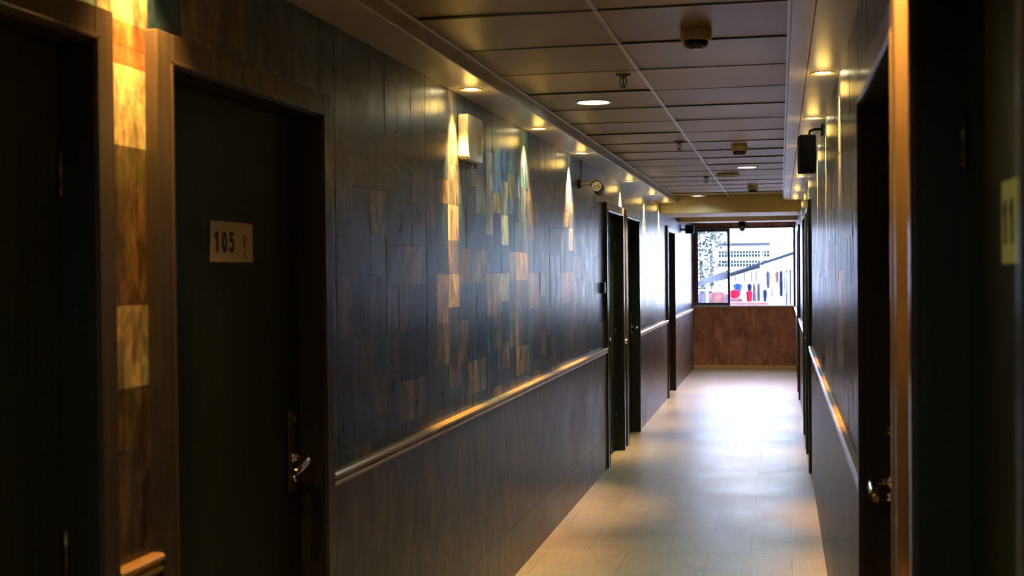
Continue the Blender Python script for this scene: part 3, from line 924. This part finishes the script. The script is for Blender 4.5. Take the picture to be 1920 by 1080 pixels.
for k, (ya, yb_) in enumerate(((457, 461), (470, 482), (488, 500))):
    za, zb = at(1390, yb_, YB).z, at(1390, ya, YB).z
    w = PB('window_band', [(gx0, gx1, YB - .02, YB, za, zb)], E_PANE, root=bd)
    m = MB()
    n = 17
    for j in range(n + 1):
        xx = gx0 + (gx1 - gx0) * j / n
        m.box(xx - .018, xx + .018, YB - .08, YB - .04, za - .02, zb + .02)
    m.box(gx0, gx1, YB - .08, YB - .04, (za + zb) / 2 - .015, (za + zb) / 2 + .015)
    m.build('security_bars', E_BAR, w)

# small wall unit by the tree
q0, q1 = at(1322, 470, 46), at(1336, 450, 46)
au = empty('wall_unit', ((q0.x + q1.x) / 2, 46, q0.z), 0, 'pale box shaped wall unit beside the tree outside', 'air conditioner')
PB('casing', [(q0.x, q1.x + .1, 46, 46.5, q0.z, q1.z)], E_WHITE, .02, root=au)
PB('support_post', [(q1.x - .12, q1.x, 46.1, 46.3, -1.2, q0.z)], E_CREAM, root=au)

# tree
tr = empty('tree', (at(1316, 470, 44).x, 44, -1.2), 0, 'hazy green tree at the left edge of the window view', 'tree')
m = MB(); m.tube([(0, 0, 0), (.05, 0, 1.6), (-.04, .1, 3.0)], [.13, .10, .05], 10); m.build('trunk', E_BARK, tr)
m = MB(); rnd = random.Random(3)
for k in range(2600):
    c = Vector((rnd.gauss(-.1, .38), rnd.gauss(0, .4), rnd.uniform(1.2, 5.2)))
    n_ = Vector((rnd.uniform(-1, 1), rnd.uniform(-1, 1), rnd.uniform(-1, 1))).normalized(); u = n_.orthogonal().normalized(); w = n_.cross(u)
    s_ = rnd.uniform(.05, .09)
    m.quad(c - u * s_, c - w * s_ * .5, c + u * s_, c + w * s_ * .5)
fo = m.build('foliage', E_LEAF, tr); fo['kind'] = 'stuff'

# shed roof, rising to the right
YS = 31.0
a0, a1, a2 = at(1300, 529, YS), at(1366, 509, YS), at(1500, 470, YS)
sh = empty('market_shed', (a1.x, YS, -1.2), 0, 'open shed with a grey sheet roof sloping up to the right', 'shed')
so = Vector(sh.location)
def PP(name, pts, y0, y1, mat, root, parent=None):
    m = MB(); m.prism([(p.x, p.z) for p in pts], 'y', y0, y1)
    o = m.build(name, mat, parent or root)
    if parent is None: o.location = -Vector(root.location)
    return o
PP('roof_edge', [at(1363, 513.5, YS), at(1500, 467.0, YS), at(1500, 473.5, YS), at(1363, 517.5, YS)], YS - .1, YS + .1, E_ROOFD, sh)
PP('roof_sheet', [at(1300, 530, YS), at(1366, 505, YS), at(1366, 523, YS), at(1336, 529, YS), at(1300, 541, YS)], YS + .05, YS + .5, E_ROOF, sh)
PP('roof_sheet', [at(1362, 516, YS), at(1430, 494, YS), at(1430, 502, YS), at(1412, 506, YS), at(1362, 521, YS)], YS, YS + .4, E_ROOF, sh)
PP('fascia_board', [at(1430, 494, YS), at(1500, 473, YS), at(1500, 505, YS), at(1430, 502, YS)], YS, YS + .05, E_WHITE, sh)
for xx, wd in ((1427, 3.4), (1326, 3.0)):
    a_, b_ = at(xx - wd / 2, 500, YS), at(xx + wd / 2, 500, YS)
    PB('post', [(a_.x, b_.x, YS - .06, YS + .06, -1.2, 2.0 if xx > 1400 else 1.1)], E_WHITE, root=sh)
a_, b_ = at(1473, 505, YS), at(1484, 505, YS)
PB('side_panel', [(a_.x, b_.x, YS, YS + .8, -1.2, a_.z)], CLOTH['grey'], root=sh)
PB('back_wall', [(at(1368, 520, YS + 3).x, at(1476, 520, YS + 3).x, YS + 3, YS + 3.1, -1.2, at(1400, 503, YS + 3).z)], simple('lavender_render', (.105, .10, .125), rough=.9), root=sh)
PB('back_panel', [(at(1300, 520, YS + 2).x, at(1372, 520, YS + 2).x, YS + 2, YS + 2.1, -1.2, .9)], CLOTH['pale'], root=sh)

# clothes rack
rk = empty('clothes_rack', (at(1400, 530, 28).x, 28, -1.2), 0, 'white pipe clothes rack full of garments outside the window', 'clothes rack')
c0, c1 = at(1366, 529, 28), at(1428, 530, 28)
m = MB()
m.tube([c0, c1], .022, 10)
o = m.build('top_rail', E_WHITE, rk); o.location = -Vector(rk.location)
for c in (c0, c1):
    m = MB(); m.tube([(c.x, c.y, -1.2), c], .02, 10); o = m.build('upright', E_WHITE, rk); o.location = -Vector(rk.location)
for xx in (1379, 1396, 1409, 1418):
    m = MB(); c = at(xx, 529, 28); m.tube([(c.x, c.y, c.z), (c.x, c.y, c.z + .24)], .010, 8); o = m.build('hanger_bar', E_ROOFD, rk); o.location = -Vector(rk.location)

rk2 = empty('clothes_rack', (at(1455, 508, 29.5).x, 29.5, -1.2), 0, 'higher clothes rail under the white fascia on the right side of the view', 'clothes rack')
c0, c1 = at(1432, 507, 29.5), at(1478, 506, 29.5)
m = MB(); m.tube([c0, c1], .018, 10); o = m.build('top_rail', E_BAR, rk2); o.location = -Vector(rk2.location)
for c in (c0, c1):
    m = MB(); m.tube([(c.x, c.y, -1.2), c], .02, 10); o = m.build('upright', E_WHITE, rk2); o.location = -Vector(rk2.location)


def garment(x0, y0, x1, y1, yy, colr, label, shape='shirt', seed=0):
    a_, b_ = at(x0, y0, yy), at(x1, y1, yy); cx_px = (x0 + x1) / 2
    w, h = b_.x - a_.x, a_.z - b_.z
    cx, zt = (a_.x + b_.x) / 2, a_.z
    if yy == 28: zt = at(cx_px, 529.5, 28).z - .028
    elif yy == 29.5: zt = at(cx_px, 506.5, 29.5).z - .024
    elif yy == 29: zt = at(cx_px, 544.5, 29).z - .024
    if yy == 27.4: zt = TAB + .002 + h + (.075 if shape == 'bag' else 0)
    outl = {'shirt': [(-.14, 1), (-.5, .86), (-.5, .62), (-.36, .66), (-.36, .0), (.36, .0), (.36, .66), (.5, .62), (.5, .86), (.14, 1), (0, .95)],
            'trousers': [(-.42, 1), (-.5, .5), (-.44, 0), (-.08, 0), (0, .55), (.08, 0), (.44, 0), (.5, .5), (.42, 1)],
            'dress': [(-.2, 1), (-.36, .8), (-.28, .55), (-.5, 0), (.5, 0), (.28, .55), (.36, .8), (.2, 1), (0, .93)],
            'bag': [(-.15, 1), (-.44, .88), (-.5, .5), (-.42, .1), (-.1, 0), (.3, .05), (.5, .35), (.46, .8), (.2, .98)]}[shape]
    m = MB()
    m.prism([(u * w, v * h) for u, v in outl], 'y', -.035, .035)
    bmesh.ops.triangulate(m.bm, faces=[f for f in m.bm.faces if len(f.verts) > 4])
    bmesh.ops.subdivide_edges(m.bm, edges=m.bm.edges[:], cuts=2, use_grid_fill=True)
    for v in m.bm.verts:
        v.co.y += .03 * math.sin(v.co.x * 38 / max(w, .1) * .3 + seed) + .02 * math.sin(v.co.z * 9 + seed)
    o = m.build('garment', CLOTH[colr], origin=None, bevel=.01)
    o.location = (cx, yy, zt - h)
    tag(o, label, 'clothing', 'garments hanging outside')
    return o


# low sale table
t0, t1 = at(1366, 566, 27.4), at(1441, 566, 27.4)
TAB = t0.z
tb = empty('market_table', ((t0.x + t1.x) / 2, 27.4, -1.2), 0, 'pale cloth covered sale table low in the window view', 'table')
PB('table_top', [(t0.x, t1.x, 27.0, 27.8, TAB - .03, TAB)], CLOTH['white'], .005, root=tb)
PB('table_cloth', [(t0.x, t1.x, 26.99, 27.0, TAB - .5, TAB - .002)], CLOTH['pink'], root=tb)
for xx in (t0.x + .05, t1.x - .05):
    for yy in (27.06, 27.74):
        PB('leg', [(xx - .02, xx + .02, yy - .02, yy + .02, -1.2, TAB - .03)], E_WHITE, root=tb)
f0, f1 = at(1366, 566, 27.4), at(1392, 566, 27.4)
m = MB()
for k in range(3): m.box(f0.x + .01 * k, f1.x - .01 * k, 27.2, 27.6, TAB + .001 + k * .025, TAB + .024 + k * .025)
tag(m.build('folded_cloth', CLOTH['pink'], bevel=.006), 'low stack of folded pinkish cloth under the red bag outside', 'clothing')
# third rail behind the closed sash
rk3 = empty('clothes_rack', (at(1335, 545, 29).x, 29, -1.2), 0, 'low clothes rail seen through the closed window sash', 'clothes rack')
c0, c1 = at(1305, 544.5, 29), at(1366, 544.5, 29)
m = MB(); m.tube([c0, c1], .018, 10); o = m.build('top_rail', E_WHITE, rk3); o.location = -Vector(rk3.location)
for c in (c0, c1):
    m = MB(); m.tube([(c.x, c.y, -1.2), c], .02, 10); o = m.build('upright', E_WHITE, rk3); o.location = -Vector(rk3.location)

G = [(1375, 530, 1391, 546, 28, 'blue', 'bright blue top hanging at the left end of the white rack outside', 'shirt'),
     (1368, 543, 1388, 559, 27.4, 'red', 'rounded red bag beside the window sash outside', 'bag'),
     (1399, 545, 1411, 566, 27.4, 'red', 'small red shirt standing on the middle of the sale table outside', 'shirt'),
     (1392, 530, 1400, 566, 28, 'white', 'pale long garment on the white rack between the blue and the navy ones', 'dress'),
     (1401, 530, 1409.5, 550, 28, 'navy', 'navy top hanging on the middle of the white rack outside', 'shirt'),
     (1410.5, 531, 1418, 566, 28, 'pale', 'lavender grey dress on the right half of the white rack', 'dress'),
     (1419.5, 531, 1425.5, 565, 28, 'grey', 'grey trousers at the right end of the white rack', 'trousers'),
     (1430, 543, 1438, 566, 27.4, 'navy', 'small dark jacket at the right end of the sale table', 'shirt'),
     (1436, 508, 1444, 540, 29.5, 'pale', 'pale shirt at the left of the higher rail under the fascia', 'shirt'),
     (1445.5, 508, 1452, 556, 29.5, 'white', 'long white dress on the higher rail outside', 'dress'),
     (1453.5, 508, 1460, 530, 29.5, 'orange', 'orange brown shirt on the higher rail outside', 'shirt'),
     (1461, 510, 1468, 557, 29.5, 'navy', 'long narrow dark garment hanging from the higher rail', 'trousers'),
     (1469, 510, 1475, 550, 29.5, 'white', 'white garment at the right end of the higher rail', 'shirt'),
     (1330, 545, 1362, 575, 29, 'pink', 'pinkish cloth hanging behind the closed sash', 'shirt'),
     (1308, 546, 1322, 575, 29, 'pale', 'pale lilac cloth at the far left behind the closed sash', 'dress')]
for i, g in enumerate(G):
    garment(*g[:8], seed=i * 1.7)
